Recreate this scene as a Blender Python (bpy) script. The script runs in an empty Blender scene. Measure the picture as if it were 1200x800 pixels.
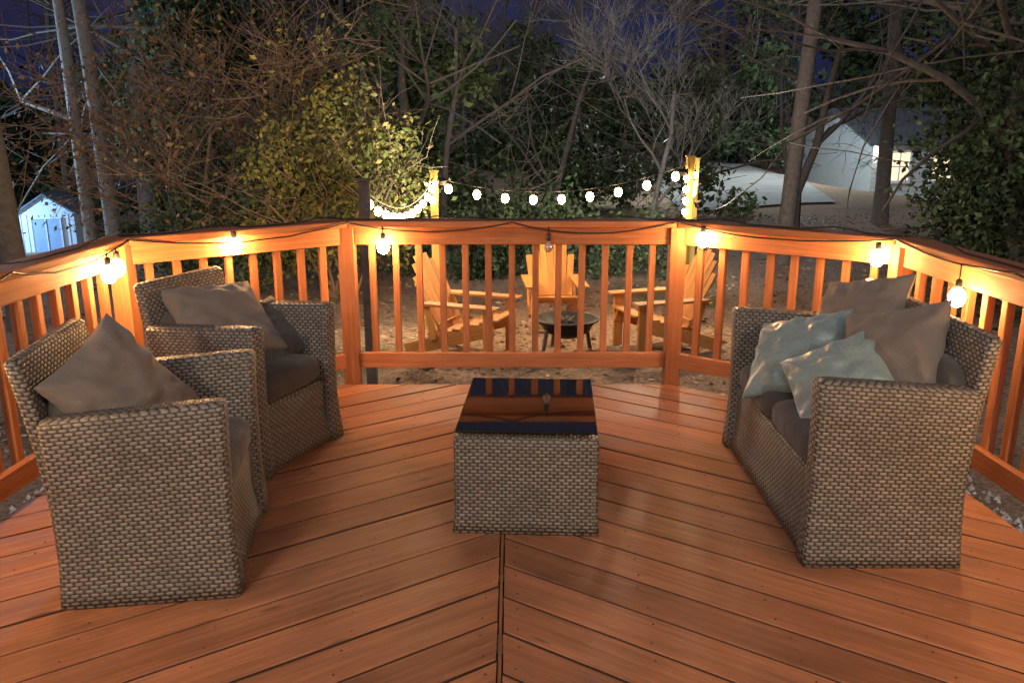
import bpy, math, random
import numpy as np
from mathutils import Vector, Matrix, noise
random.seed(7); rng = np.random.default_rng(7)
S = bpy.context.scene
COL = S.collection
R = math.radians

# ------------------------------------------------------------ node helpers
class NT:
    def __init__(s, name):
        s.m = bpy.data.materials.new(name); s.m.use_nodes = True
        s.t = s.m.node_tree; s.n = s.t.nodes; s.n.clear()
        s.out = s.n.new('ShaderNodeOutputMaterial')
        s.b = s.n.new('ShaderNodeBsdfPrincipled')
        s.t.links.new(s.b.outputs[0], s.out.inputs[0])
    def l(s, a, b): s.t.links.new(a, b)
    def math(s, op, a, b=None, c=None):
        n = s.n.new('ShaderNodeMath'); n.operation = op
        for i, v in enumerate((a, b, c)):
            if v is None: continue
            if isinstance(v, (int, float)): n.inputs[i].default_value = v
            else: s.l(v, n.inputs[i])
        return n.outputs[0]
    def coord(s, k='UV'):
        return s.n.new('ShaderNodeTexCoord').outputs[k]
    def mapping(s, v, scale):
        n = s.n.new('ShaderNodeMapping'); s.l(v, n.inputs[0]); n.inputs['Scale'].default_value = scale
        return n.outputs[0]
    def noise(s, v, scale, detail=4, rough=.55):
        n = s.n.new('ShaderNodeTexNoise'); s.l(v, n.inputs['Vector'])
        n.inputs['Scale'].default_value = scale; n.inputs['Detail'].default_value = detail
        n.inputs['Roughness'].default_value = rough
        return n.outputs[0]
    def ramp(s, f, stops):
        n = s.n.new('ShaderNodeValToRGB'); s.l(f, n.inputs[0])
        e = n.color_ramp.elements
        while len(e) < len(stops): e.new(.5)
        for i, (p, c) in enumerate(stops):
            e[i].position = p
            e[i].color = (c[0], c[1], c[2], 1) if hasattr(c, '__len__') else (c, c, c, 1)
        return n.outputs[0]
    def mix(s, f, a, b, mode='MIX'):
        n = s.n.new('ShaderNodeMix'); n.data_type = 'RGBA'; n.blend_type = mode
        if isinstance(f, (int, float)): n.inputs[0].default_value = f
        else: s.l(f, n.inputs[0])
        for i, v in ((6, a), (7, b)):
            if hasattr(v, '__len__'): n.inputs[i].default_value = (v[0], v[1], v[2], 1)
            else: s.l(v, n.inputs[i])
        return n.outputs[2]
    def bump(s, h, strength=.3, dist=.01):
        n = s.n.new('ShaderNodeBump'); s.l(h, n.inputs['Height'])
        n.inputs['Strength'].default_value = strength; n.inputs['Distance'].default_value = dist
        s.l(n.outputs[0], s.b.inputs['Normal'])
    def island(s):
        return s.n.new('ShaderNodeNewGeometry').outputs['Random Per Island']
    def set(s, **k):
        for a, v in k.items():
            i = s.b.inputs[a.replace('_', ' ')]
            if isinstance(v, bpy.types.NodeSocket): s.l(v, i)
            elif isinstance(v, (int, float)): i.default_value = v
            else: i.default_value = (v[0], v[1], v[2], 1)

def wood(name, c1, c2, rough=.55, streak=1.0, spec=.4, knots=False):
    t = NT(name); uv = t.coord()
    g = t.noise(t.mapping(uv, (1.8, 55, 1)), 1.0, 5, .68)
    g3 = t.noise(t.mapping(uv, (5, 260, 1)), 1.0, 2, .6)
    g2 = t.noise(t.mapping(uv, (2.2, 6, 1)), 1.0, 5, .65)
    isl = t.island()
    base = t.mix(t.ramp(g, [(.34, 0.), (.66, 1.)]), c1, c2)
    tone = t.ramp(isl, [(0, .74), (.5, .96), (1, 1.16)])
    base = t.mix(1., base, tone, 'MULTIPLY')
    blot = t.ramp(g2, [(.32, .62), (.62, 1.08)])
    base = t.mix(streak, base, blot, 'MULTIPLY')
    base = t.mix(.7, base, t.ramp(g3, [(.3, .72), (.6, 1.08)]), 'MULTIPLY')
    if knots:
        vo = t.n.new('ShaderNodeTexVoronoi'); t.l(t.mapping(uv, (1.7, 7.3, 1)), vo.inputs['Vector']); vo.inputs['Scale'].default_value = 1.
        base = t.mix(t.ramp(vo.outputs['Distance'], [(.04, .7), (.085, 0.)]), base, (.10, .035, .018))
        wear = t.noise(t.mapping(uv, (7, 22, 1)), 1., 5, .7)
        base = t.mix(t.ramp(wear, [(.60, 0.), (.76, .45)]), base, (.50, .32, .21))
    t.set(Base_Color=base, Roughness=t.ramp(g2, [(.3, rough-.08), (.7, rough+.18)]), Specular_IOR_Level=spec)
    t.bump(t.math('ADD', g, t.math('MULTIPLY', g3, .5)), .5, .004)
    return t.m

def plain(name, c, rough=.6, metallic=0, nscale=12, var=.25, bump=.1, bdist=.01):
    t = NT(name); o = t.coord('Object')
    n = t.noise(o, nscale, 4)
    t.set(Base_Color=t.mix(n, [x*(1-var) for x in c], [min(1, x*(1+var)) for x in c]), Roughness=rough, Metallic=metallic)
    if bump: t.bump(n, bump, bdist)
    return t.m

def emis(name, c, s):
    t = NT(name); t.set(Base_Color=(0, 0, 0), Emission_Color=c, Emission_Strength=s); return t.m

def leafmat(name, c1, c2, c3=None, trans=.3):
    t = NT(name); isl = t.island(); g = t.coord('Object')
    base = t.ramp(isl, [(0, c1), (.55, c2), (1, c3 or c2)])
    n = t.noise(g, .9, 1)
    base = t.mix(1., base, t.ramp(n, [(.35, .45), (.65, 1.25)]), 'MULTIPLY')
    t.set(Base_Color=base, Roughness=.6, Specular_IOR_Level=.12)
    return t.m

def wicker():
    t = NT('wicker'); uv = t.coord()
    sp = t.n.new('ShaderNodeSeparateXYZ'); t.l(uv, sp.inputs[0])
    wob = t.noise(t.mapping(uv, (9, 9, 1)), 1., 2)
    v = t.math('DIVIDE', t.math('ADD', sp.outputs[1], t.math('MULTIPLY', wob, .006)), .0132)
    row = t.math('FLOOR', v); fv = t.math('FRACT', v)
    par = t.math('MODULO', row, 2.0)
    u = t.math('ADD', t.math('DIVIDE', t.math('ADD', sp.outputs[0], t.math('MULTIPLY', wob, .004)), .029), t.math('MULTIPLY', par, .5))
    fu = t.math('FRACT', u); cu = t.math('FLOOR', u)
    a = t.math('POWER', t.math('SINE', t.math('MULTIPLY', fu, math.pi)), .9)
    b = t.math('POWER', t.math('SINE', t.math('MULTIPLY', fv, math.pi)), .6)
    h = t.math('MULTIPLY', a, b)
    cv = t.n.new('ShaderNodeCombineXYZ'); t.l(cu, cv.inputs[0]); t.l(row, cv.inputs[1])
    wn = t.n.new('ShaderNodeTexWhiteNoise'); t.l(cv.outputs[0], wn.inputs[0])
    fine = t.noise(t.mapping(uv, (60, 500, 1)), 1., 1)
    tone = t.mix(wn.outputs[0], (.195, .168, .14), (.285, .25, .212))
    tone = t.mix(1., tone, t.ramp(fine, [(.3, .78), (.7, 1.1)]), 'MULTIPLY')
    big = t.noise(t.mapping(uv, (3, 3, 1)), 1., 3)
    tone = t.mix(1., tone, t.ramp(big, [(.3, .76), (.7, 1.1)]), 'MULTIPLY')
    col = t.mix(t.ramp(h, [(.2, 0.), (.62, 1.)]), (.045, .037, .03), tone)  # recesses between strands: shade painted into the wicker colour
    t.set(Base_Color=col, Roughness=.46, Specular_IOR_Level=.4)
    t.bump(h, .8, .005)
    return t.m

def fabric(name, c, rough=.85, sheen=.15, sc=260):
    t = NT(name); o = t.coord('Object')
    n = t.noise(o, sc, 1); w = t.noise(o, 7, 4)
    base = t.mix(n, [x*.75 for x in c], [x*1.2 for x in c])
    t.set(Base_Color=base, Roughness=rough, Sheen_Weight=sheen)
    h = t.math('ADD', t.math('MULTIPLY', n, .05), w)
    t.bump(h, .6, .025)
    return t.m

# ------------------------------------------------------------ mesh builder
class MB:
    def __init__(s): s.v = []; s.f = []; s.uv = []; s.mi = None
    def add(s, vs, fs, uvs=None):
        o = len(s.v); s.v += [tuple(p) for p in vs]
        for i, f in enumerate(fs):
            s.f.append([o+k for k in f]); s.uv.append(uvs[i] if uvs else [(vs[k][0]+vs[k][1]*.3, vs[k][2]) for k in f])
    def box(s, c, size, M=None):
        L = [a/2 for a in size]; ax = int(np.argmax(size)); oth = [i for i in range(3) if i != ax]
        ou, ov = random.uniform(0, 50), random.uniform(0, 50)
        P = [Vector((sx*L[0], sy*L[1], sz*L[2])) for sx in (-1, 1) for sy in (-1, 1) for sz in (-1, 1)]
        F = [(0, 1, 3, 2), (4, 6, 7, 5), (0, 4, 5, 1), (2, 3, 7, 6), (0, 2, 6, 4), (1, 5, 7, 3)]
        uvs = [[(ou+P[k][ax], ov+P[k][oth[0]]+P[k][oth[1]]*1.03) for k in f] for f in F]
        if M is None: M = Matrix.Identity(3)
        s.add([M @ p + Vector(c) for p in P], F, uvs)
    def beam(s, a, b, w, h, up=(0, 0, 1)):
        a = Vector(a); b = Vector(b); d = (b-a); L = d.length; d.normalize()
        up = Vector(up)
        side = up.cross(d)
        if side.length < 1e-4: side = Vector((0, 1, 0)).cross(d)
        side.normalize(); u2 = d.cross(side)
        M = Matrix((d, side, u2)).transposed()
        s.box((a+b)/2, (L, w, h), M)
    def tube(s, pts, rs, n=6, cap=True):
        pts = [Vector(p) for p in pts]
        if isinstance(rs, (int, float)): rs = [rs]*len(pts)
        vs = []; fs = []; uvs = []; L = 0
        ref = Vector((.31, .17, .93))
        for i, p in enumerate(pts):
            d = (pts[min(i+1, len(pts)-1)]-pts[max(i-1, 0)])
            d.normalize()
            a = d.cross(ref)
            if a.length < .05: a = d.cross(Vector((1, 0, 0)))
            a.normalize(); b = d.cross(a)
            for k in range(n):
                t = 2*math.pi*k/n
                vs.append(p+(a*math.cos(t)+b*math.sin(t))*rs[i])
        for i in range(len(pts)-1):
            l2 = L+(pts[i+1]-pts[i]).length
            for k in range(n):
                k2 = (k+1) % n
                fs.append((i*n+k, i*n+k2, (i+1)*n+k2, (i+1)*n+k))
                uvs.append([(L, k/n), (L, (k+1)/n), (l2, (k+1)/n), (l2, k/n)])
            L = l2
        if cap:
            for base in (0, (len(pts)-1)*n):
                fs.append([base+k for k in range(n)]); uvs.append([(0, 0)]*n)
        s.add(vs, fs, uvs)
    def lathe(s, c, prof, n=16):
        vs = []; fs = []
        for r, z in prof:
            for k in range(n):
                t = 2*math.pi*k/n; vs.append((c[0]+r*math.cos(t), c[1]+r*math.sin(t), c[2]+z))
        for i in range(len(prof)-1):
            for k in range(n):
                k2 = (k+1) % n; fs.append((i*n+k, i*n+k2, (i+1)*n+k2, (i+1)*n+k))
        s.add(vs, fs)
    def loft(s, levels, tilt=0, xm=0, zref=1, r=.02):
        n = 4; rings = []; 
        for (z, x0, x1, y0, y1) in levels:
            ring = []
            for (cx, cy, a0) in ((x1-r, y0+r, -90), (x1-r, y1-r, 0), (x0+r, y1-r, 90), (x0+r, y0+r, 180)):
                for k in range(n):
                    a = R(a0+90*k/(n-1)); x = cx+r*math.cos(a)
                    ring.append((x, cy+r*math.sin(a), z+tilt*(x-xm)*z/zref))
            rings.append(ring)
        m = len(rings[0]); vs = [p for q in rings for p in q]; fs = []; uvs = []
        mid = rings[len(rings)//2]; per = [0]
        for k in range(m):
            a, b = mid[k], mid[(k+1) % m]; per.append(per[-1]+math.hypot(a[0]-b[0], a[1]-b[1]))
        for i in range(len(rings)-1):
            for k in range(m):
                k2 = (k+1) % m
                fs.append((i*m+k, i*m+k2, (i+1)*m+k2, (i+1)*m+k))
                za, zb = levels[i][0], levels[i+1][0]
                uvs.append([(per[k], za), (per[k+1], za), (per[k+1], zb), (per[k], zb)])
        top = [(len(rings)-1)*m+k for k in range(m)]
        fs.append(top); uvs.append([(rings[-1][k][1], rings[-1][k][0]) for k in range(m)])
        fs.append([m-1-k for k in range(m)]); uvs.append([(0, 0)]*m)
        s.add(vs, fs, uvs)
    def obj(s, name, mat, smooth=False, bevel=0, parent=None, loc=None):
        me = bpy.data.meshes.new(name); me.from_pydata(s.v, [], s.f)
        ul = me.uv_layers.new(name='UVMap')
        flat = np.array([c for f in s.uv for uv in f for c in uv], dtype=np.float32)
        ul.data.foreach_set('uv', flat)
        if smooth: me.polygons.foreach_set('use_smooth', [True]*len(me.polygons))
        for m_ in (mat if isinstance(mat, (list, tuple)) else [mat]): me.materials.append(m_)
        if s.mi is not None: me.polygons.foreach_set('material_index', s.mi)
        me.update()
        o = bpy.data.objects.new(name, me); COL.objects.link(o)
        if bevel:
            b = o.modifiers.new('b', 'BEVEL'); b.width = bevel; b.segments = 2; b.limit_method = 'ANGLE'
        if parent: o.parent = parent
        if loc: o.location = loc
        return o

def empty(name, loc=(0, 0, 0), rz=0):
    e = bpy.data.objects.new(name, None); e.location = loc; e.rotation_euler = (0, 0, R(rz)); e.empty_display_size = .2
    COL.objects.link(e); return e

# ------------------------------------------------------------ materials
M_deck = wood('deck_stain', (.29, .112, .052), (.46, .195, .092), .52, .9, .42, True)
M_edge = plain('deck_gap_shade', (.06, .026, .014), .9)  # board sides and joists: shade in the gaps painted as dark colour
M_rail = wood('rail_stain', (.36, .122, .048), (.51, .19, .078), .6, .6, .3)
M_wick = wicker()
M_cush = fabric('cushion_dark', (.062, .054, .048))
M_pil = fabric('pillow_taupe', (.165, .135, .115))
M_silk = fabric('pillow_satin', (.20, .262, .255), .34, .4, 90)
M_adir = wood('chair_cedar', (.60, .23, .05), (.76, .33, .085), .6, .5)
M_blk = plain('black_cable', (.012, .012, .012), .5)
M_metal = plain('dark_metal', (.03, .028, .026), .5, .6)
M_bark = plain('bark', (.13, .10, .08), .9, 0, 14, .55, .9, .03)
M_barkl = plain('bark_pale', (.30, .27, .24), .9, 0, 10, .5, .9, .03)
M_barkr = plain('bark_red', (.28, .17, .11), .9, 0, 14, .4, .5, .02)
M_bulb = emis('bulb_glow', (1, .56, .21), 290)
M_bulb2 = emis('yard_bulb_glow', (1, .66, .32), 90)

# ------------------------------------------------------------ terrain
def ss(a, b, x):
    t = min(1, max(0, (x-a)/(b-a))); return t*t*(3-2*t)
def gz(x, y):
    z = -.95
    z -= 2.0*ss(12, 30, y)*ss(2, 13, -x)
    z += .55*ss(12, 28, y)*ss(1, 8, x)
    z -= 1.0*ss(20, 30, y)*ss(8.5, 12.5, x)
    z += 2.5*ss(42, 90, y)
    if y > 7 : z += .12*noise.noise(Vector((x*.25, y*.25, 0)))*ss(11, 16, y)
    return z
xs = np.concatenate([np.linspace(-220, -24, 14), np.linspace(-22, 22, 90), np.linspace(24, 220, 14)])
ys = np.concatenate([np.linspace(-60, 3, 8), np.linspace(4, 50, 90), np.linspace(54, 320, 20)])
g = MB(); nx = len(xs)
vs = [(x, y, gz(x, y)) for y in ys for x in xs]
fs = [(j*nx+i, j*nx+i+1, (j+1)*nx+i+1, (j+1)*nx+i) for j in range(len(ys)-1) for i in range(nx-1)]
g.add(vs, fs, [[(vs[k][0], vs[k][1]) for k in f] for f in fs])
t = NT('leaf_strewn_soil'); o = t.coord('Object')
n1 = t.noise(o, 26, 5, .7); n2 = t.noise(o, .45, 3)
c = t.ramp(n1, [(.3, (.13, .08, .052)), (.5, (.34, .225, .15)), (.7, (.50, .36, .26))])
c = t.mix(t.ramp(n2, [(.55, 0.), (.66, .8)]), c, (.12, .12, .06))
t.set(Base_Color=c, Roughness=.95, Specular_IOR_Level=.1); t.bump(n1, .8, .04)
g.obj('ground', t.m, True)

gb = MB()
out = [(-1.3, 5.9), (1.3, 5.95), (2.8, 5.1), (3.3, 3.4), (3.4, -1.2), (-3.4, -1.2), (-3.3, 3.4), (-2.8, 5.2)]
gb.add([(x, y, -.946) for x, y in out], [list(range(len(out)))[::-1]])
t = NT('gravel'); o = t.coord('Object')
vo = t.n.new('ShaderNodeTexVoronoi'); t.l(o, vo.inputs['Vector']); vo.inputs['Scale'].default_value = 34
c = t.mix(1., t.mix(.5, (.45, .41, .36), vo.outputs['Color'], 'OVERLAY'), t.ramp(vo.outputs['Distance'], [(0, 1.), (.7, .25)]), 'MULTIPLY')
t.set(Base_Color=c, Roughness=.85); t.bump(t.math('SUBTRACT', 1., vo.outputs['Distance']), .9, .02)
M_grav = t.m
E = empty('gravel')
gb.obj('gravel_bed', M_grav, parent=E)
st = MB()
for i in range(9500):
    x = random.uniform(-3.2, 3.2); y = random.uniform(2.4, 6.6)
    if abs(x) < 1.8 and y < 4.4: continue
    if abs(x) > 1.3+(6.6-y)*1.9: continue
    if y > 5.9 and random.random() < (y-5.9)/.8: continue
    r = random.uniform(.01, .026); q = [random.uniform(.6, 1.2)*r for _ in range(6)]
    st.add([(x+q[0], y, -.944), (x, y+q[1], -.944), (x-q[2], y, -.944), (x, y-q[3], -.944), (x, y, -.94+q[4])], [(0, 1, 4), (1, 2, 4), (2, 3, 4), (3, 0, 4)])
t = NT('gravel_stone'); t.set(Base_Color=t.ramp(t.island(), [(0, (.28, .25, .22)), (.6, (.58, .53, .48)), (1, (.76, .72, .66))]), Roughness=.8)
st.obj('stones', t.m, parent=E)

def quads(P, size, aspect=.6, flat=0.0):
    n = len(P)
    a = rng.normal(size=(n, 3)); 
    b = rng.normal(size=(n, 3))
    if flat: a[:, 2] *= 1-flat; b[:, 2] *= 1-flat
    a /= np.linalg.norm(a, axis=1)[:, None]
    b -= (a*b).sum(1)[:, None]*a; b /= np.linalg.norm(b, axis=1)[:, None]
    sz = (size*rng.uniform(.55, 1.35, n))[:, None]
    a *= sz; b *= sz*aspect
    V = np.stack([P-a, P-b*.9+a*.1, P+a, P+b*.9+a*.1], 1).reshape(-1, 3)
    return V
def quadobj(name, V, mat, parent=None):
    n = len(V)//4
    me = bpy.data.meshes.new(name); me.vertices.add(len(V)); me.vertices.foreach_set('co', V.astype(np.float32).ravel())
    me.loops.add(n*4); me.loops.foreach_set('vertex_index', np.arange(n*4, dtype=np.int32))
    me.polygons.add(n); me.polygons.foreach_set('loop_start', np.arange(0, n*4, 4, dtype=np.int32))
    me.update(calc_edges=True); me.validate()
    me.materials.append(mat)
    o = bpy.data.objects.new(name, me); COL.objects.link(o)
    if parent: o.parent = parent
    return o
N = 20000
P = np.stack([rng.uniform(-9, 9, N), 5.8+rng.random(N)**1.1*14, np.zeros(N)], 1)
P[:, 2] = [gz(p[0], p[1])+.010 for p in P]
quadobj('leaf_litter', quads(P, .036, .6, .9), leafmat('dry_leaves', (.2, .12, .07), (.42, .27, .16), (.6, .43, .29), .1))

# ------------------------------------------------------------ deck
E = empty('deck')
half = [(.010, 4.66), (.94, 4.66), (1.83, 3.985), (1.905, 3.0), (1.945, 1.5), (1.96, -.9), (.010, -.9)]
def clip(poly, n, d, keep=1):
    outp = []
    for i in range(len(poly)):
        a, b = poly[i], poly[(i+1) % len(poly)]
        da = (a[0]*n[0]+a[1]*n[1]-d)*keep; db = (b[0]*n[0]+b[1]*n[1]-d)*keep
        if da >= 0: outp.append(a)
        if (da >= 0) != (db >= 0):
            t = da/(da-db); outp.append((a[0]+(b[0]-a[0])*t, a[1]+(b[1]-a[1])*t))
    return outp
db = MB(); MSL = .68; db.mi = []; BW = .162
for sgn in (1, -1):
    dirv = Vector((1, -MSL)).normalized(); nrm = Vector((MSL, 1)).normalized()
    w = BW; gap = .0095; d = -3.0 + (.05 if sgn < 0 else 0)
    while d < 7:
        gp = gap+random.uniform(-.002, .003)
        p = clip(half, nrm, d, 1)
        if len(p) > 2: p = clip(p, nrm, d+w-gp, -1)
        if len(p) > 2:
            ou = random.uniform(0, 60); ov = random.uniform(0, 60)
            q = [(x*sgn-.035, y) for x, y in p]
            p2 = list(p)
            area = sum(q[i][0]*q[(i+1) % len(q)][1]-q[(i+1) % len(q)][0]*q[i][1] for i in range(len(q)))
            if area < 0: q = q[::-1]; p2 = p2[::-1]
            m = len(q); zj = random.uniform(-.0015, .0015)
            cx = sum(a[0] for a in q)/m; cy = sum(a[1] for a in q)/m
            vs = [(x, y, zj-.0025) for x, y in q]+[(x, y, -.028) for x, y in q]
            nv = Vector((nrm[0]*sgn, nrm[1]))
            top = []
            for x, y in q:
                s_ = (x-cx)*nv[0]+(y-cy)*nv[1]
                k = -.003 if s_ > 0 else .003
                top.append((x+nv[0]*k, y+nv[1]*k, zj))
            vs += top
            uvp = [(ou+x*dirv[0]+y*dirv[1], ov+x*nrm[0]+y*nrm[1]) for x, y in p2]
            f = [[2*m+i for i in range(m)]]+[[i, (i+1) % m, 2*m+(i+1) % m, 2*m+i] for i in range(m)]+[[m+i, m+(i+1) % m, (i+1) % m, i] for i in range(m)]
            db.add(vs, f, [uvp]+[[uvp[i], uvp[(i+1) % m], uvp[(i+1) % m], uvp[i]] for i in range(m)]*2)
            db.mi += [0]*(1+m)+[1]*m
        d += w
nb = len(db.f); db.box((-.035, 1.88, -.020), (.010, 5.55, .03)); db.mi += [0]*(len(db.f)-nb)
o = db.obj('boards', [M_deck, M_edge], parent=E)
fr = MB()
pts = [(x, y) for x, y in half[1:6]]; ptl = [(-x-.07, y) for x, y in half[1:6]]
for L in (pts, ptl):
    for a, b in zip(L[:-1], L[1:]): fr.beam((a[0], a[1]-.02, -.155), (b[0], b[1]-.02, -.155), .038, .235)
fr.beam((-.93, 4.63, -.155), (.93, 4.63, -.155), .038, .235)
fr.obj('rim_joists', M_rail, parent=E)
fr = MB()
for y in np.arange(-.6, 4.5, .4): fr.beam((-1.8, y, -.15), (1.8, y, -.15), .038, .18)
fr.obj('joists', M_edge, parent=E)
fp = MB()
for x, y in ((-1.6, 3.6), (1.6, 3.6), (-1.8, .5), (1.8, .5), (0, 4.3), (0, 1.5)): fp.box((x, y, -.56), (.14, .14, .8))
fp.obj('footing_posts', M_rail, parent=E)
sc = MB(); nrm = Vector((MSL, 1)).normalized()
for sgn in (1, -1):
    for row in range(45):
        dd = -3.0+(.05 if sgn < 0 else 0)+BW*row
        for off in (.03, .12):
            for xx in (.05, .45, .85, 1.25, 1.65):
                x_ = xx+random.uniform(-.012, .012); y = ((dd+off)-x_*nrm[0])/nrm[1]
                if -.8 < y < (4.6 if xx < .9 else 4.6-(xx-.92)*.76): sc.lathe((sgn*x_-.035, y, 0), [(.0036, .0), (.003, .0022), (.0004, .002)], 7)
sc.obj('screw_heads', plain('screw', (.10, .055, .035), .5, .5, 12, .2, 0), parent=E)

# ------------------------------------------------------------ railing
E = empty('deck_railing')
RP = {1: [(.917, 4.72), (1.86, 4.03), (1.975, 2.25), (1.99, .6), (2.01, -.85)]}
RP[-1] = [(-x, y) for x, y in RP[1]]
caps = MB(); rails = MB(); bals = MB(); posts = MB()
def section(a, b, first_off=.045):
    a = Vector((a[0], a[1], 0)); b = Vector((b[0], b[1], 0)); d = (b-a); L = d.length; d.normalize()
    inn = Vector((-d.y, d.x, 0))
    if inn.dot(Vector((0, 1.5, 0))-a) < 0: inn = -inn
    u = d*first_off
    rails.beam(a+u+Vector((0, 0, .845)), b-u+Vector((0, 0, .845)), .036, .098)
    rails.beam(a+u+Vector((0, 0, .13)), b-u+Vector((0, 0, .13)), .036, .088)
    n = max(2, round((L-.1)/.122)); 
    for i in range(1, n):
        p = a+d*(L*i/n+random.uniform(-.004, .004))-inn*.037
        bals.beam(p+Vector((0, 0, .1)), p+Vector((random.uniform(-.002, .002), 0, .875)), .036, .036, up=d)
secs = [((-.917, 4.72), (.917, 4.72))]
for s in (1, -1):
    q = RP[s]
    for a, b in zip(q[:-1], q[1:]): secs.append((a, b))
for a, b in secs: section(a, b)
for s in (1, -1):
    for i, (x, y) in enumerate(RP[s]):
        posts.beam((x, y, -.9), (x, y, .893), .088, .088, up=(RP[s][min(i+1, 4)][0]-x+1e-3, RP[s][min(i+1, 4)][1]-y, 0) if i else (0, 1, 0))
chain = RP[-1][::-1]+RP[1]
def offs(ch, o):
    res = []
    for i, p in enumerate(ch):
        d1 = Vector(ch[i])-Vector(ch[i-1]) if i else Vector(ch[1])-Vector(ch[0])
        d2 = Vector(ch[i+1])-Vector(ch[i]) if i < len(ch)-1 else d1
        n1 = Vector((d1.y, -d1.x)).normalized(); n2 = Vector((d2.y, -d2.x)).normalized()
        m = (n1+n2).normalized(); res.append(Vector(p)+m*o/m.dot(n1))
    return res
ci = offs(chain, .06); co = offs(chain, -.085)
for i in range(len(chain)-1):
    d = (ci[i+1]-ci[i]).normalized()*.001
    q = [ci[i]+d, ci[i+1]-d, co[i+1]-d, co[i]+d]
    vs = [(p.x, p.y, .894) for p in q]+[(p.x, p.y, .93) for p in q]
    ou = random.uniform(0, 50); L = (q[1]-q[0]).length
    U = [(ou, 0), (ou+L, 0), (ou+L, .14), (ou, .14)]
    F = [(3, 2, 1, 0), (4, 5, 6, 7), (0, 1, 5, 4), (1, 2, 6, 5), (2, 3, 7, 6), (3, 0, 4, 7)]
    caps.add(vs, F, [[U[k % 4] if k < 4 else (U[k % 4][0], U[k % 4][1]+.03) for k in f] for f in F])
caps.obj('cap_boards', M_rail, parent=E, bevel=.006)
rails.obj('rails', M_rail, parent=E, bevel=.004)
bals.obj('balusters', M_rail, parent=E, bevel=.003)
posts.obj('posts', M_rail, parent=E, bevel=.004)

# ------------------------------------------------------------ string lights
def bulb_geo(gl, so, p, r=.026, seg=8):
    x, y, z = p
    so.lathe((x, y, z), [(.001, .075), (.012, .072), (.014, .065), (.014, .045), (.011, .035), (.001, .034)], 8)
    prof = [(.001, .038)]+[(max(.001, r*math.sin(math.pi*k/6)), -.002+r*1.2*math.cos(math.pi*k/6)) for k in range(1, 7)]
    gl.lathe((x, y, z), prof, seg)
E = empty('string_lights')
wire = MB(); gl = MB(); so = MB(); dead = MB()
inner = offs(chain, .066)
def sag(a, b, s, n=10, wob=.0):
    a = Vector(a); b = Vector(b)
    return [a.lerp(b, i/n)+Vector((random.uniform(-wob, wob), random.uniform(-wob, wob), -s*4*(i/n)*(1-i/n)+random.uniform(-wob, wob))) for i in range(n+1)]
for i in range(len(inner)-1):
    a, b = inner[i], inner[i+1]; L = (b-a).length; n = max(1, round(L/.85))
    for k in range(n):
        p = a.lerp(b, k/n); q = a.lerp(b, (k+1)/n)
        wire.tube(sag((p.x, p.y, .925), (q.x, q.y, .925), random.uniform(.02, .075), 10, .003), .004, 5)
mid = offs(chain, .01)
for i in range(len(mid)-1):
    pts = []
    n = 14
    for k in range(n+1):
        p = mid[i].lerp(mid[i+1], k/n); pts.append((p.x+random.uniform(-.012, .012), p.y+random.uniform(-.012, .012), .9345+max(0, .02*math.sin(k*.9+i))))
    wire.tube(pts, .004, 5)
bl = [(-1.40, 4.29, .85), (-1.79, 3.83, .82), (-1.78, 3.72, .81), (-1.88, 2.35, .82), (-.705, 4.65, .795), (1.02, 4.55, .845), (1.73, 4.01, .835), (1.82, 3.42, .77), (1.89, 2.1, .8), (-1.91, .9, .8), (1.91, .7, .8)]
for p in bl:
    bulb_geo(gl, so, p, .035); wire.tube([(p[0], p[1], p[2]+.07), (p[0], p[1], .905)], .0035, 5)
p = (.2, 4.655, .79); bulb_geo(dead, so, p, .024); wire.tube([(p[0], p[1], p[2]+.07), (p[0], p[1], .9)], .0035, 5)
wire.obj('cable', M_blk, True, parent=E); gl.obj('lit_bulbs', M_bulb, True, parent=E); so.obj('sockets', M_blk, True, parent=E)
t = NT('unlit_glass'); t.set(Base_Color=(.6, .55, .5), Roughness=.05, Transmission_Weight=.6); dead.obj('unlit_bulb', t.m, True, parent=E)

# ------------------------------------------------------------ cushions & pillows
def cushion(name, size, mat, parent, loc, rot=(0, 0, 0), e=.28, puff=.012):
    mb = MB(); nu, nv = 48, 24; vs = []; fs = []
    def sp(c, e): return math.copysign(abs(c)**e, c)
    for j in range(nv+1):
        ph = -math.pi/2+math.pi*j/nv
        for i in range(nu):
            th = 2*math.pi*i/nu
            x = sp(math.cos(ph), .45)*sp(math.cos(th), e); y = sp(math.cos(ph), .45)*sp(math.sin(th), e); z = sp(math.sin(ph), .55)
            zz = z*size[2]/2+puff*z*(1-x*x)*(1-y*y)+.005*noise.noise(Vector((x*3, y*3, z+size[0]*9)))
            vs.append((x*size[0]/2, y*size[1]/2, zz))
    for j in range(nv):
        for i in range(nu):
            i2 = (i+1) % nu; fs.append((j*nu+i, j*nu+i2, (j+1)*nu+i2, (j+1)*nu+i))
    mb.add(vs, fs)
    o = mb.obj(name, mat, True, parent=parent, loc=loc); o.rotation_euler = rot; return o
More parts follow.
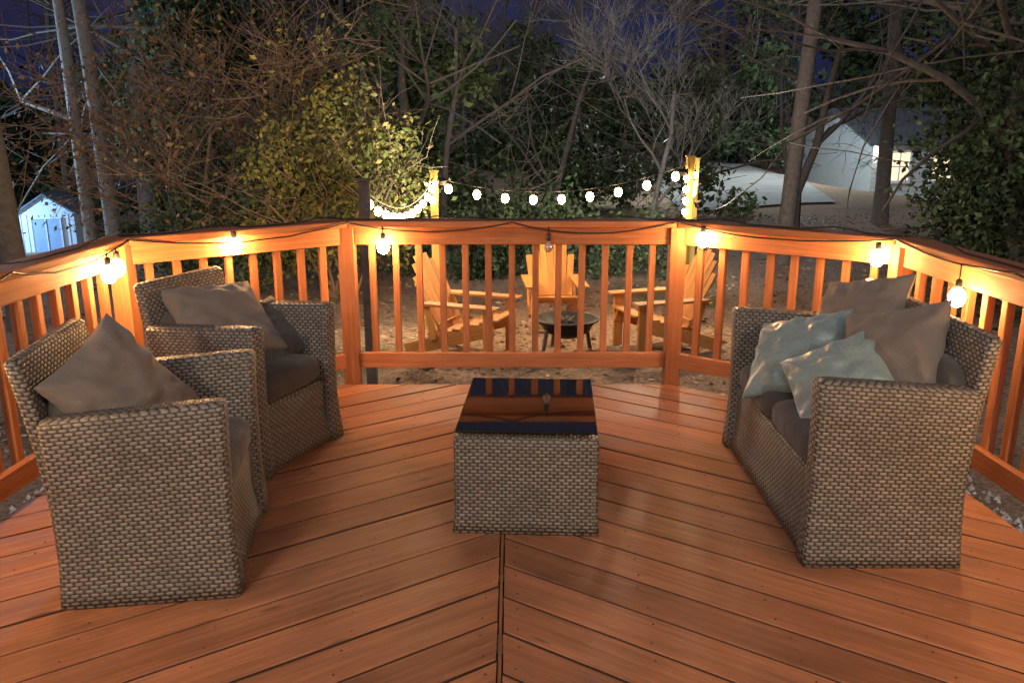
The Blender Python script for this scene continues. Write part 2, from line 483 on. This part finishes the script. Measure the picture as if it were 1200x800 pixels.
def pillow(name, a, t, mat, parent, loc, ang, seed=0, b=None):
    b = b or a
    mb = MB(); n = 34; vs = []; fs = []
    for side in (1, -1):
        for j in range(n+1):
            for i in range(n+1):
                u = math.sin(math.pi/2*(-1+2*i/n)); v = math.sin(math.pi/2*(-1+2*j/n))
                x = a/2*u*(1-.085*(1-v*v)); y = b/2*v*(1-.085*(1-u*u))
                th = ((1-u*u)*(1-v*v))**.42
                wr = .020*noise.noise(Vector((u*1.6+seed, v*1.6, side*2.)))+.015*noise.noise(Vector((u*4.5+seed, v*3, side*5.)))
                rad = math.hypot(u, v)
                an = math.atan2(v, u)
                wr += .006*math.sin(an*14+seed)*rad**2
                z = side*(t/2*th+wr*min(1, th*1.6))
                vs.append((x, y, z))
    N1 = (n+1)**2
    for s in (0, 1):
        for j in range(n):
            for i in range(n):
                q = [s*N1+j*(n+1)+i, s*N1+j*(n+1)+i+1, s*N1+(j+1)*(n+1)+i+1, s*N1+(j+1)*(n+1)+i]
                fs.append(q if s == 0 else q[::-1])
    mb.add(vs, fs)
    M = Matrix.Rotation(R(ang[2]), 3, 'Z') @ Matrix.Rotation(R(ang[0]), 3, 'Y') @ Matrix.Rotation(R(ang[1]), 3, 'Z')
    o = mb.obj(name, mat, True, parent=parent, loc=loc); o.rotation_euler = M.to_euler(); return o

# ------------------------------------------------------------ wicker seating (local: +x = front)
def seat(name, loc, rz, W, D=.56, H=.64, rec_=1.):
    E = empty(name, loc, rz); t = .085
    for s, nm in ((1, 'arm_left'), (-1, 'arm_right')):
        mb = MB(); y0, y1 = sorted((s*W/2, s*(W/2-t)))
        def lv(z, f, ins=0):
            return (z, -D/2-f*.3+ins, D/2+f*.5-ins, y0-(f if s < 0 else f*.2)+ins, y1+(f if s > 0 else f*.2)-ins)
        mb.loft([lv(0, .018), lv(.05, .012), lv(.12, .003), lv(.22, -.004), lv(.35, -.004), lv(.5, 0), lv(H-.02, .008), lv(H-.006, .006, .006), lv(H, .002, .02)], tilt=.07, xm=0, zref=H, r=.022)
        mb.obj(nm, M_wick, True, parent=E)
    mb = MB(); yi = W/2-t+.004
    mb.loft([(0.015, -D/2+.03, D/2-.005, -yi, yi), (.06, -D/2+.03, D/2-.018, -yi, yi), (.15, -D/2+.03, D/2-.03, -yi, yi), (.285, -D/2+.03, D/2-.03, -yi, yi), (.30, -D/2+.04, D/2-.045, -yi+.01, yi-.01)], r=.008)
    mb.obj('base', M_wick, True, parent=E)
    mb = MB(); yb = W/2-.035; q = rec_
    mb.loft([(.02, -D/2-.012, -D/2+.028, -yb, yb), (.3, -D/2-.014, -D/2+.035, -yb, yb), (.5, -D/2-.035*q, -D/2+.015, -yb, yb), (.66, -D/2-.06*q, -D/2-.06*q+.048, -yb, yb), (.775, -D/2-.085*q, -D/2-.085*q+.047, -yb+.004, yb-.004), (.79, -D/2-.082*q, -D/2-.082*q+.037, -yb+.02, yb-.02)], r=.016)
    mb.obj('backrest', M_wick, True, parent=E)
    return E
def seat_cush(E, W, D, n):
    wi = (W-.17)/n
    for k in range(n):
        cushion('seat_cushion', (D-.06, wi-.008, .13), M_cush, E, (.0+.02, -(W-.17)/2+wi*(k+.5), .365))

A = seat('wicker_armchair', (-1.185, 2.73, 0), 8, .66, .535, .63)
seat_cush(A, .66, .535, 1)
cushion('back_cushion', (.10, .48, .28), M_cush, A, (-.225, 0, .54), (0, R(-12), 0))
pillow('throw_pillow', .41, .16, M_pil, A, (-.09, -.085, .62), (58, 24, -30), 3)
A = seat('wicker_armchair', (-1.19, 3.69, 0), -22, .60)
seat_cush(A, .60, .56, 1)
cushion('back_cushion', (.10, .42, .28), M_cush, A, (-.235, 0, .53), (0, R(-12), 0))
pillow('throw_pillow', .44, .16, M_pil, A, (-.10, -.02, .605), (36, -4, -20), 9)
pillow('dark_pillow', .34, .12, M_cush, A, (.02, .14, .52), (40, 15, -20), 13)
Lv = seat('wicker_loveseat', (1.262, 3.20, 0), 180, 1.15, .53, .64, .75)
seat_cush(Lv, 1.15, .53, 2)
cushion('back_cushion', (.10, .48, .28), M_cush, Lv, (-.225, -.245, .53), (0, R(-12), 0))
cushion('back_cushion', (.10, .48, .28), M_cush, Lv, (-.225, .245, .53), (0, R(-12), 0))
pillow('throw_pillow', .43, .16, M_pil, Lv, (-.12, .20, .615), (64, 20, 24), 21)
pillow('throw_pillow', .43, .16, M_pil, Lv, (-.15, -.20, .655), (60, 16, 20), 31)
pillow('satin_pillow', .38, .15, M_silk, Lv, (.055, .21, .535), (46, 40, 40), 41)
pillow('satin_pillow', .40, .15, M_silk, Lv, (.10, -.15, .545), (44, 26, 28), 51)

# ------------------------------------------------------------ coffee table
T = empty('coffee_table', (.068, 3.205, 0), -3)
mb = MB(); w, dd = .262, .35
mb.loft([(0, -w-.008, w+.008, -dd-.008, dd+.008), (.05, -w-.002, w+.002, -dd-.002, dd+.002), (.15, -w, w, -dd, dd), (.33, -w, w, -dd, dd), (.362, -w, w, -dd, dd), (.370, -w+.006, w-.006, -dd+.006, dd-.006)], r=.016)
mb.obj('wicker_body', M_wick, True, parent=T)
t = NT('tinted_glass'); t.set(Base_Color=(.007, .007, .007), Roughness=.035, Specular_IOR_Level=.5, Coat_Weight=.25, Coat_Roughness=.03)
mb = MB(); mb.box((0, 0, 0), (.512, .690, .008)); o = mb.obj('glass_top', t.m, parent=T, bevel=.002, loc=(0, 0, .385)); o.rotation_euler = (R(-1.3), 0, 0)
mb = MB()
for sx in (-1, 1):
    for sy in (-1, 1): mb.lathe((sx*.2, sy*.28, .368), [(.012, 0), (.012, .0115+sy*-.006), (.001, .0116+sy*-.006)], 10)
mb.obj('glass_pads', M_blk, parent=T)

# ------------------------------------------------------------ adirondack chairs
def adirondack(loc, rz, sc=1.12):
    E = empty('adirondack_chair', loc, rz); E.scale = (sc, sc, sc); f = MB()
    for s in (-1, 1):
        f.beam((.34, s*.25, .34), (-.62, s*.25, .045), .03, .13)
        f.beam((.30, s*.285, 0), (.30, s*.285, .53), .035, .10, up=(1, 0, 0))
        f.beam((-.28, s*.285, .19), (-.36, s*.285, .56), .03, .07, up=(1, 0, 0))
        f.beam((.40, s*.30, .552), (-.42, s*.30, .552), .14, .025)
    f.beam((-.40, -.3, .53), (-.40, .3, .53), .03, .07)
    for k in range(6):
        x = .34-.098*k; f.beam((x, -.27, .425-.030*k), (x, .27, .425-.030*k), .085, .022)
    f.obj('frame', M_adir, parent=E, bevel=.004)
    b = MB()
    for k in range(-3, 4):
        top = 1.0-.022*k*k
        q = (top-.26)/.74
        b.beam((-.22, k*.07, .26), (-.22-.36*q, k*.088, top), .078, .02, up=(1, 0, .4))
    b.beam((-.245, -.25, .31), (-.245, .25, .31), .03, .07); b.beam((-.475, -.27, .74), (-.475, .27, .74), .025, .07)
    b.obj('back_slats', M_adir, parent=E, bevel=.003)
adirondack((-.42, 8.7, -.95), -22, 1.05)
adirondack((.50, 9.95, -.95), -86, .98)
adirondack((1.55, 8.9, -.95), 198, 1.05)

F = empty('fire_pit', (.58, 8.75, -.95)); mb = MB()
mb.lathe((0, 0, 0), [(.001, .17), (.12, .18), (.24, .25), (.3, .36), (.34, .365), (.34, .38), (.29, .385), (.22, .28), (.1, .22), (.001, .21)], 24)
mb.obj('bowl', M_metal, True, parent=F)
mb = MB()
for k in range(4):
    a = k*math.pi/2+.5; mb.beam((.24*math.cos(a), .24*math.sin(a), .3), (.30*math.cos(a), .30*math.sin(a), 0), .03, .03)
for k in range(6):
    a = k*1.05; mb.tube([(.13*math.cos(a), .13*math.sin(a), .25), (-.09*math.cos(a+.3), -.09*math.sin(a+.3), .37)], .03, 7)
mb.obj('legs_and_logs', M_bark, parent=F)

# ------------------------------------------------------------ yard posts + string
PA, PB, PC, PD = (-.9, 10., .86), (2.05, 10., 1.02), (-1.18, 6.9, .98), (2.75, 13., .86)
M_post = wood('post_pine', (.5, .31, .06), (.7, .46, .12), .7, .4)
for p in (PA, PB, PC, PD):
    e = empty('wooden_post', (p[0], p[1], -.95)); mb = MB()
    h = p[2]+.95; mb.box((0, 0, h/2), (.085, .085, h)); mb.box((0, 0, h+.012), (.105, .105, .022)); mb.lathe((0, 0, 0), [(.22, .0), (.2, .12), (.05, .13)], 12)
    mb.obj('post', M_post if p is not PC else M_bark, parent=e, bevel=.004)
E = empty('string_lights'); wire = MB(); gl = MB(); so = MB()
def run(a, b, s, n, r=.03):
    a = (a[0], a[1], a[2]-.06); b = (b[0], b[1], b[2]-.06)
    wire.tube(sag(a, b, s, 20), .006, 5)
    for k in range(n):
        t = (k+.5)/n; p = Vector(a).lerp(Vector(b), t); p.z -= s*4*t*(1-t)+.09
        bulb_geo(gl, so, p, r, 7)
run(PA, PB, .24, 9, .045)
run(PC, PA, .24, 11, .034)
run(PB, PD, .30, 7, .045)
for k in range(5):
    bulb_geo(gl, so, (PB[0]-.05, PB[1]-.07, .8-.13*k), .034, 7)
for k in range(2): bulb_geo(gl, so, (PA[0]-.02, PA[1]-.08, .72-.17*k), .034, 7)
wire.obj('cable', M_blk, True, parent=E); gl.obj('lit_bulbs', M_bulb2, True, parent=E); so.obj('sockets', M_blk, True, parent=E)

def fill_spot(loc, target, power, col, size=120):  # added spots with housings on the posts, brightening trees and yard ground
    loc = Vector(loc); E = empty('added_fill_light', loc); d = (Vector(target)-loc).normalized(); mb = MB()
    mb.beam(-d*.05, d*.0, .10, .07); mb.obj('housing', M_metal, parent=E)
    L = bpy.data.lights.new('lamp', 'SPOT'); L.energy = power; L.color = col; L.spot_size = R(size); L.spot_blend = .6; L.shadow_soft_size = .06
    o = bpy.data.objects.new('lamp', L); COL.objects.link(o); o.parent = E; o.location = d*.08
    o.rotation_euler = d.to_track_quat('-Z', 'Y').to_euler()
fill_spot((PC[0]-.1, PC[1]+.1, .55), (-3.6, 13, 1.3), 300, (1, .84, .6), 115)
fill_spot((PA[0], PA[1]+.12, .6), (-.3, 18, 2.6), 210, (.85, .95, .95), 120)
fill_spot((PB[0], PB[1]+.12, .6), (3.6, 18, 2.2), 260, (.85, .95, 1.), 120)
fill_spot((PB[0]+.14, PB[1]+.0, .5), (6.0, 11, 2.0), 80, (.9, .95, .9), 100)
fill_spot((PA[0]+.1, PA[1]-.1, .74), (.2, 8.4, -.95), 140, (1, .74, .46), 150)
fill_spot((PB[0]-.1, PB[1]-.1, .84), (1.1, 8.3, -.95), 140, (1, .74, .46), 150)

# ------------------------------------------------------------ trees
def rec(mb, p, d, L, r, depth, kids, spread, up, tips, rmin=.004):
    n = 4; pts = [p.copy()]; rs = [r]; q = p.copy(); dd = d.copy()
    for i in range(n):
        dd = (dd+Vector((random.gauss(0, .14), random.gauss(0, .14), random.gauss(0, .1)+up))).normalized()
        q = q+dd*(L/n); pts.append(q.copy()); rs.append(max(rmin*.6, r*(1-.55*(i+1)/n)))
    mb.tube(pts, rs, 7 if r > .05 else (5 if r > .015 else 3), cap=False)
    tips.append(q)
    if depth == 0: return
    for k in range(kids):
        t = random.uniform(.3, 1.0); i = min(n, max(1, round(t*n)))
        ax = Vector((random.gauss(0, 1), random.gauss(0, 1), random.gauss(0, .6))).normalized()
        nd = (dd*(1-spread)+ax*spread).normalized()
        rec(mb, pts[i], nd, L*random.uniform(.5, .78), max(rmin, rs[i]*.6), depth-1, kids, spread, up, tips, rmin)
def bare(name, x, y, h, r, mat, depth=4, kids=4, spread=.6, up=.06, stems=1, lean=(0, 0), rmin=.006, leaves=None, nl=0):
    z = gz(x, y)-.1; E = empty(name, (x, y, z)); mb = MB(); tips = []
    for s in range(stems):
        d = Vector((lean[0]+random.gauss(0, .25)*(stems > 1), lean[1]+random.gauss(0, .2)*(stems > 1), 1)).normalized()
        rec(mb, Vector((random.uniform(-.1, .1)*(stems > 1), 0, 0)), d, h*.5, r, depth, kids, spread, up, tips, rmin)
    mb.obj('trunk_and_branches', mat, True, parent=E)
    if leaves:
        T = np.array([list(t) for t in tips]); P = T[rng.integers(0, len(T), nl)]+rng.normal(size=(nl, 3))*.13
        quadobj('leaves', quads(P, .04), leaves, E)
    return E
def foliage(E, nm, blobs, n, size, mat, clump=.28):
    Ps = []
    W = np.array([b[3]*b[4]*b[5] for b in blobs]); W = W/W.sum()
    for b, w in zip(blobs, W):
        k = int(n*w); nc = max(6, k//45)
        c = rng.normal(size=(nc, 3)); c /= np.linalg.norm(c, axis=1)[:, None]; c *= (rng.random(nc)**.4)[:, None]
        c = c*np.array(b[3:6])+np.array(b[:3])
        P = c[rng.integers(0, nc, k)]+rng.normal(size=(k, 3))*clump*rng.uniform(.3, 1, (k, 1))
        Ps.append(P)
    quadobj(nm, quads(np.concatenate(Ps), size), mat, E)
L_yg = leafmat('leaf_yellowgreen', (.12, .13, .03), (.25, .24, .065), (.44, .31, .09))
L_dk = leafmat('leaf_evergreen', (.035, .055, .028), (.08, .11, .05), (.14, .18, .08))
L_md = leafmat('leaf_green', (.06, .09, .035), (.13, .17, .07), (.22, .25, .11))
L_br = leafmat('leaf_brown', (.16, .09, .045), (.30, .18, .09), (.38, .27, .14))
def evergreen(name, x, y, h, rx, n, size, mat, blobs=None, clump=.3):
    z = gz(x, y); E = empty(name, (x, y, z)); mb = MB(); tips = []
    rec(mb, Vector((0, 0, -.1)), Vector((0, 0, 1)), h*.8, h*.02+.03, 2, 7, .75, .03, tips, .01)
    mb.obj('trunk_and_limbs', M_bark, True, parent=E)
    if blobs is None:
        blobs = []
        for k in range(13):
            t = random.uniform(.06, 1); a = random.uniform(0, 6.28); rr = rx*(1.05-.75*t)
            blobs.append((math.cos(a)*rr*.7, math.sin(a)*rr*.7, h*t, rr*random.uniform(.4, .7)+.15, rr*.55+.15, h*random.uniform(.07, .13)))
    foliage(E, 'foliage', blobs, n, size, mat, clump)
    return E
def trunk(name, x, y, h, r, mat, lean=(0, 0), crown=True):
    z = gz(x, y)-.2; E = empty(name, (x, y, z)); mb = MB()
    pts = [Vector((lean[0]*t*h+.05*math.sin(t*7+x), lean[1]*t*h, h*t)) for t in np.linspace(0, 1, 16)]
    mb.tube(pts, [r*(1.25 if i == 0 else 1)*(1-.6*i/15) for i in range(16)], 14)
    tips = []
    for k in range(16):
        i = random.randint(8, 15); a = random.uniform(0, 6.28)
        rec(mb, pts[i], Vector((math.cos(a), math.sin(a), .1)), random.uniform(.8, 2.2), r*.18, 2, 3, .5, .0, tips, .008)
    mb.obj('trunk', mat, True, parent=E)
    if crown:
        T = np.array([list(t) for t in tips]); P = T[rng.integers(0, len(T), 3000)]+rng.normal(size=(3000, 3))*.25
        P = P[P[:, 2] > h*.5]
        quadobj('needles', quads(P, .10, .15), L_dk, E)

trunk('pine_tree', -7.60, 15.5, 13, .115, M_barkl, (-.035, 0))
trunk('pine_tree', -6.95, 15.0, 13, .145, M_barkl, (-.05, 0))
trunk('pine_tree', -5.80, 9.8, 11, .15, M_bark, (-.03, 0))
trunk('pine_tree', 4.62, 14.3, 13, .145, M_bark, (.025, 0))
trunk('pine_tree', 7.9, 18.5, 14, .16, M_bark, (-.01, 0))
trunk('pine_tree', -8.9, 21, 14, .2, M_bark, (.02, 0))
trunk('pine_tree', -2.9, 21, 14, .17, M_bark, (.01, 0))
bare('bare_tree', -4.6, 12.2, 4.6, .05, M_barkr, 4, 4, .55, .04, stems=5, leaves=L_br, nl=2600)
bare('bare_tree', -3.3, 13.2, 4.8, .05, M_barkr, 4, 4, .55, .05, stems=3, leaves=L_yg, nl=1500)
bare('bare_tree', -1.2, 15.5, 8, .08, M_bark, 5, 4, .5, .03, rmin=.006, lean=(.05, 0))
bare('bare_tree', 2.7, 16.5, 6, .07, M_barkl, 5, 4, .42, .09, rmin=.006)
bare('bare_tree', 1.0, 18.0, 8, .08, M_bark, 5, 4, .5, .05, rmin=.006)
bare('bare_tree', 5.7, 17.2, 8, .11, M_bark, 5, 4, .6, .01, rmin=.007, lean=(-.18, 0))
E = empty('shrub', (-2.3, 11.6, -.95))
mb = MB(); tips = []
for k in range(7): rec(mb, Vector((random.uniform(-.2, .2), 0, 0)), Vector((random.gauss(0, .35), random.gauss(0, .3), 1)).normalized(), 1.7, .03, 2, 5, .5, .04, tips, .005)
mb.obj('stems', M_barkr, True, parent=E)
foliage(E, 'leaves', [(0, 0, 1.1, 1.0, .8, .8), (.45, -.1, 1.9, .65, .6, .5), (-.5, 0, 1.8, .8, .6, .6), (.85, -.2, 1.35, .35, .4, .6), (-.1, .1, 2.6, .5, .5, .45), (-1.0, .2, .9, .5, .5, .7)], 10000, .042, L_yg, .19)
E = empty('shrub', (-4.0, 11.9, -.95))
foliage(E, 'leaves', [(0, 0, .8, 1.1, .7, .8), (.8, 0, 1.4, .7, .6, .6), (-.9, 0, .5, .9, .6, .5)], 6500, .042, L_md, .2)
E = empty('shrub', (.3, 13.2, -1.0))
foliage(E, 'leaves', [(-1., 0, .5, 1.3, .5, .7), (1.3, 0, .5, 1.1, .5, .6), (0, .3, .9, 1.1, .5, .6)], 7500, .05, L_dk, .2)
evergreen('evergreen_tree', -1.9, 16.5, 5.2, 2.0, 11000, .075, L_md)
evergreen('evergreen_tree', .9, 21.5, 4.4, 2.4, 8000, .09, L_dk)
evergreen('evergreen_tree', -5.6, 18.5, 7.5, 2.4, 10000, .09, L_dk)
evergreen('evergreen_tree', -9.3, 24, 7, 2.2, 6500, .11, L_md)
evergreen('evergreen_tree', -17.8, 27, 6, 2.4, 4500, .12, L_md)
evergreen('evergreen_tree', -14.0, 34, 8, 3.4, 8000, .14, L_dk)
evergreen('evergreen_tree', 6.3, 10.3, 5.2, 1.8, 22000, .046, L_dk, [(.1, 0, 1.0, 1.4, 1., .9), (-.2, 0, 2.4, 1.3, 1., .8), (.3, 0, 3.6, 1.1, .9, .8), (0, 0, 4.5, .8, .7, .6), (-.9, 0, 1.5, .6, .6, .5), (-.9, 0, 3.1, .6, .6, .4)], .24)
evergreen('evergreen_tree', 8.0, 12.5, 6.2, 2.2, 9000, .08, L_dk)
evergreen('evergreen_tree', 4.3, 20.5, 3.2, 1.0, 2000, .09, L_md)
evergreen('evergreen_tree', 9.5, 36, 7.5, 3.2, 7000, .14, L_dk)

# distant woods
E = empty('distant_trees'); mb = MB(); tips = []
for k in range(64):
    x = random.uniform(-34, 34); y = random.uniform(34, 52); z = gz(x, y)-.2
    r = random.uniform(.1, .24); h = random.uniform(9, 16)
    gapc = -3 < x < 7
    if gapc: h *= .7; r *= .6
    mb.tube([(x, y, z), (x+random.uniform(-.3, .3), y, z+h*.5), (x+random.uniform(-.6, .6), y, z+h)], [r, r*.7, r*.2], 7)
    for j in range(5 if gapc else 6):
        a = random.uniform(0, 6.28); hh = z+h*random.uniform(.25, .9)
        rec(mb, Vector((x, y, hh)), Vector((math.cos(a), math.sin(a), .5)).normalized(), random.uniform(1.2, 3.), r*.35, 2, 4, .5, .03, tips, .02)
mb.obj('trunks_and_branches', M_bark, True, parent=E)
bl = []
for k in range(150):
    x = random.uniform(-36, 36); y = random.uniform(38, 54); z = gz(x, y)
    zz = random.uniform(0, 9)
    if -3 < x < 8 and zz > 4.2: zz *= .4
    bl.append((x, y, z+zz, random.uniform(1.2, 2.6), 1.3, random.uniform(.8, 2.0)))
foliage(E, 'foliage', bl, 50000, .24, L_dk, .6)

# ------------------------------------------------------------ shed
sz = gz(-15.9, 30)
E = empty('garden_shed', (-15.5, 29, sz), 12); mb = MB()
M_shed = plain('shed_siding', (.62, .66, .7), .6, 0, 8, .12)
W, D, H, G = .86, .9, 1.42, 1.98
vs = [(-W, -D, 0), (W, -D, 0), (W, -D, H), (0, -D, G), (-W, -D, H), (-W, D, 0), (W, D, 0), (W, D, H), (0, D, G), (-W, D, H)]
mb.add(vs, [(0, 1, 2, 3, 4), (9, 8, 7, 6, 5), (0, 5, 6, 1), (1, 6, 7, 2), (5, 0, 4, 9)])
for k in range(9): mb.box((-W+.1+k*.18, -D-.012, .7), (.012, .02, 1.3))
mb.obj('walls', M_shed, parent=E)
mb = MB()
mb.beam((-W-.12, 0, H-.07), (0.02, 0, G+.04), 2*D+.25, .05, up=(0, 0, 1)); mb.beam((W+.12, 0, H-.07), (-.02, 0, G+.05), 2*D+.25, .05, up=(0, 0, 1))
mb.obj('roof', plain('shed_roof', (.10, .12, .15), .8), parent=E)
mb = MB()
for x in (-.22, .22): mb.box((x, -D-.035, .62), (.4, .03, 1.2))
mb.obj('doors', plain('shed_door', (.30, .4, .55), .5), parent=E)
mb = MB(); mb.box((0, -D-.06, .62), (.03, .03, 1.2)); mb.box((0, -D-.06, 1.24), (.95, .03, .05)); mb.box((-.45, -D-.06, .62), (.04, .03, 1.2)); mb.box((.45, -D-.06, .62), (.04, .03, 1.2))
mb.obj('door_trim', plain('trim_white', (.75, .75, .75), .5), parent=E)

# ------------------------------------------------------------ neighbour house, driveway
E = empty('white_house', (15.2, 33, gz(14, 33)), 8)
mb = MB(); W, D, H, G = 3.2, 2.6, 2.1, 3.1
vs = [(-W, -D, -.3), (W, -D, -.3), (W, -D, H), (-W, -D, H), (-W, D, -.3), (W, D, -.3), (W, D, H), (-W, D, H), (-W, 0, G), (W, 0, G)]
mb.add(vs, [(0, 1, 2, 3), (5, 4, 7, 6), (0, 3, 8, 7, 4), (1, 5, 6, 9, 2)])
for k in range(13): mb.box((0, -D-.01, .1+k*.16), (2*W, .02, .012))
mb.obj('walls', plain('white_siding', (.5, .52, .53), .6, 0, 6, .15), parent=E)
mb = MB(); mb.beam((0, -D-.3, H-.1), (0, .03, G+.07), 2*W+.6, .08, up=(0, 0, 1)); mb.beam((0, D+.3, H-.1), (0, -.03, G+.08), 2*W+.6, .08)
mb.obj('roof', plain('shingles', (.08, .08, .09), .9), parent=E)
mb = MB(); mb2 = MB()
for x in (-2.2, -.6, 1.8):
    mb.box((x, -D-.04, 1.25), (.7, .03, .95)); mb2.box((x, -D-.06, 1.25), (.05, .03, .95)); mb2.box((x, -D-.06, 1.25), (.7, .025, .05))
    for q in (-.40, .40): mb2.box((x+q, -D-.05, 1.25), (.09, .05, 1.1))
    for q in (-.53, .53): mb2.box((x, -D-.053, 1.25+q), (.88, .05, .09))
mb.obj('windows', emis('window_glow', (1., .80, .5), 1.4), parent=E); mb2.obj('window_frames', M_shed, parent=E)
mb = MB(); mb.lathe((-2.95, -D-.12, 1.75), [(.001, -.08), (.06, -.05), (.07, .03), (.001, .09)], 8)
mb.obj('porch_lamp', emis('porch_lamp_glow', (1, .93, .8), 140), True, parent=E)

mb = MB(); P0 = []
for j, y in enumerate(np.linspace(21, 40, 24)):
    for i, x in enumerate(np.linspace(-1.9, 1.9, 6)):
        xx = 6.0+x*(1+.02*j)+.12*(y-21); P0.append((xx, y, gz(xx, y)+.05))
mb.add(P0, [(j*6+i, j*6+i+1, (j+1)*6+i+1, (j+1)*6+i) for j in range(23) for i in range(5)])
mb.obj('driveway', plain('concrete', (.26, .24, .22), .9, 0, 2, .4), True)

# ------------------------------------------------------------ lamps with visible fittings
def yard_lamp(x, y, h, power, col, name='yard_lamp'):
    E = empty(name, (x, y, gz(x, y))); mb = MB()
    mb.tube([(0, 0, 0), (0, 0, h)], [.03, .015], 8); mb.lathe((0, 0, h+.16), [(.001, .04), (.06, .02), (.055, .012)], 12)
    mb.obj('pole', M_metal, parent=E)
    mb = MB(); mb.lathe((0, 0, h+.0), [(.001, 0), (.03, .005), (.03, .02), (.001, .025)], 8); mb.obj('diffuser', M_shed, parent=E)
    L = bpy.data.lights.new('lamp', 'POINT'); L.energy = power; L.color = col; L.shadow_soft_size = .04
    o = bpy.data.objects.new('lamp', L); COL.objects.link(o); o.parent = E; o.location = (0, 0, h+.09)
yard_lamp(-17.2, 26.2, 1.6, 1100, (.28, .56, 1.))
yard_lamp(-9.9, 15.6, 2.6, 520, (.45, .72, 1.))
yard_lamp(8.9, 27.0, 2.6, 900, (.8, .97, 1.))
yard_lamp(3.4, 24.5, 2.4, 450, (.8, .95, .95))

E = empty('house_wall'); mb = MB()
mb.box((0, -1.05, .9), (6.4, .15, 3.7))
for k in range(22): mb.box((0, -.965, -.8+k*.16), (6.4, .02, .014))
mb.obj('siding', plain('wall_siding', (.5, .48, .44), .7, 0, 5, .1), parent=E)
mb = MB(); mb.box((0, -.955, 1.02), (1.7, .05, 2.02)); mb.obj('glass_door', plain('door_glass', (.03, .03, .035), .08), parent=E)
mb = MB()
for x in (-.87, 0, .87): mb.box((x, -.93, 1.02), (.07, .06, 2.06))
mb.box((0, -.928, 2.07), (1.82, .06, .07)); mb.obj('door_frame', plain('frame_white', (.75, .74, .72), .5), parent=E)
for x in (-1.75, 1.75):
    E = empty('wall_lamp', (x, -.86, 2.15)); mb = MB()
    mb.box((0, -.07, 0), (.1, .04, .2)); mb.box((0, 0, .14), (.16, .16, .02))
    for a in (-1, 1):
        for b in (-1, 1): mb.box((a*.07, b*.07, 0), (.01, .01, .26))
    mb.obj('frame', M_metal, parent=E)
    mb = MB(); mb.lathe((0, 0, 0), [(.001, -.09)]+[(.055*math.sin(math.pi*k/6), -.09*math.cos(math.pi*k/6)) for k in range(1, 6)]+[(.001, .09)], 8)
    mb.obj('lamp_glass', emis('lamp_glow', (1, .83, .64), 1180), True, parent=E)

# ------------------------------------------------------------ world, fill sun, camera
w = bpy.data.worlds.new('World'); S.world = w; w.use_nodes = True; nt = w.node_tree
bg = nt.nodes['Background']; sk = nt.nodes.new('ShaderNodeTexSky'); sk.sky_type = 'NISHITA'; sk.sun_disc = False
sk.sun_elevation = R(-3.5); sk.sun_rotation = R(200)
tc = nt.nodes.new('ShaderNodeTexCoord'); nz = nt.nodes.new('ShaderNodeTexNoise'); nz.inputs['Scale'].default_value = 5; nz.inputs['Detail'].default_value = 4
nt.links.new(tc.outputs['Generated'], nz.inputs['Vector'])
cr = nt.nodes.new('ShaderNodeValToRGB'); nt.links.new(nz.outputs[0], cr.inputs[0])
cr.color_ramp.elements[0].position = .35; cr.color_ramp.elements[0].color = (.008, .012, .045, 1)
cr.color_ramp.elements[1].position = .65; cr.color_ramp.elements[1].color = (.022, .028, .085, 1)
mx = nt.nodes.new('ShaderNodeMix'); mx.data_type = 'RGBA'; mx.blend_type = 'ADD'; mx.inputs[0].default_value = 1
nt.links.new(sk.outputs[0], mx.inputs[6]); nt.links.new(cr.outputs[0], mx.inputs[7])
nt.links.new(mx.outputs[2], bg.inputs[0]); bg.inputs[1].default_value = .85
L = bpy.data.lights.new('fill_sun', 'SUN'); L.energy = .6; L.angle = R(14); L.color = (.95, .96, 1.)  # added sun lamp, cool fill for the trees and deck
o = bpy.data.objects.new('fill_sun', L); COL.objects.link(o); o.rotation_euler = (R(46), 0, R(-22))

cam = bpy.data.cameras.new('camera'); cam.lens = 30; cam.sensor_width = 36; cam.clip_end = 600; cam.clip_start = .05
co_ = bpy.data.objects.new('camera', cam); COL.objects.link(co_); co_.location = (0, 0, 1.485); co_.rotation_euler = (R(75.2), 0, 0)
S.camera = co_
S.view_settings.view_transform = 'Standard'; S.view_settings.look = 'None'; S.view_settings.exposure = 0
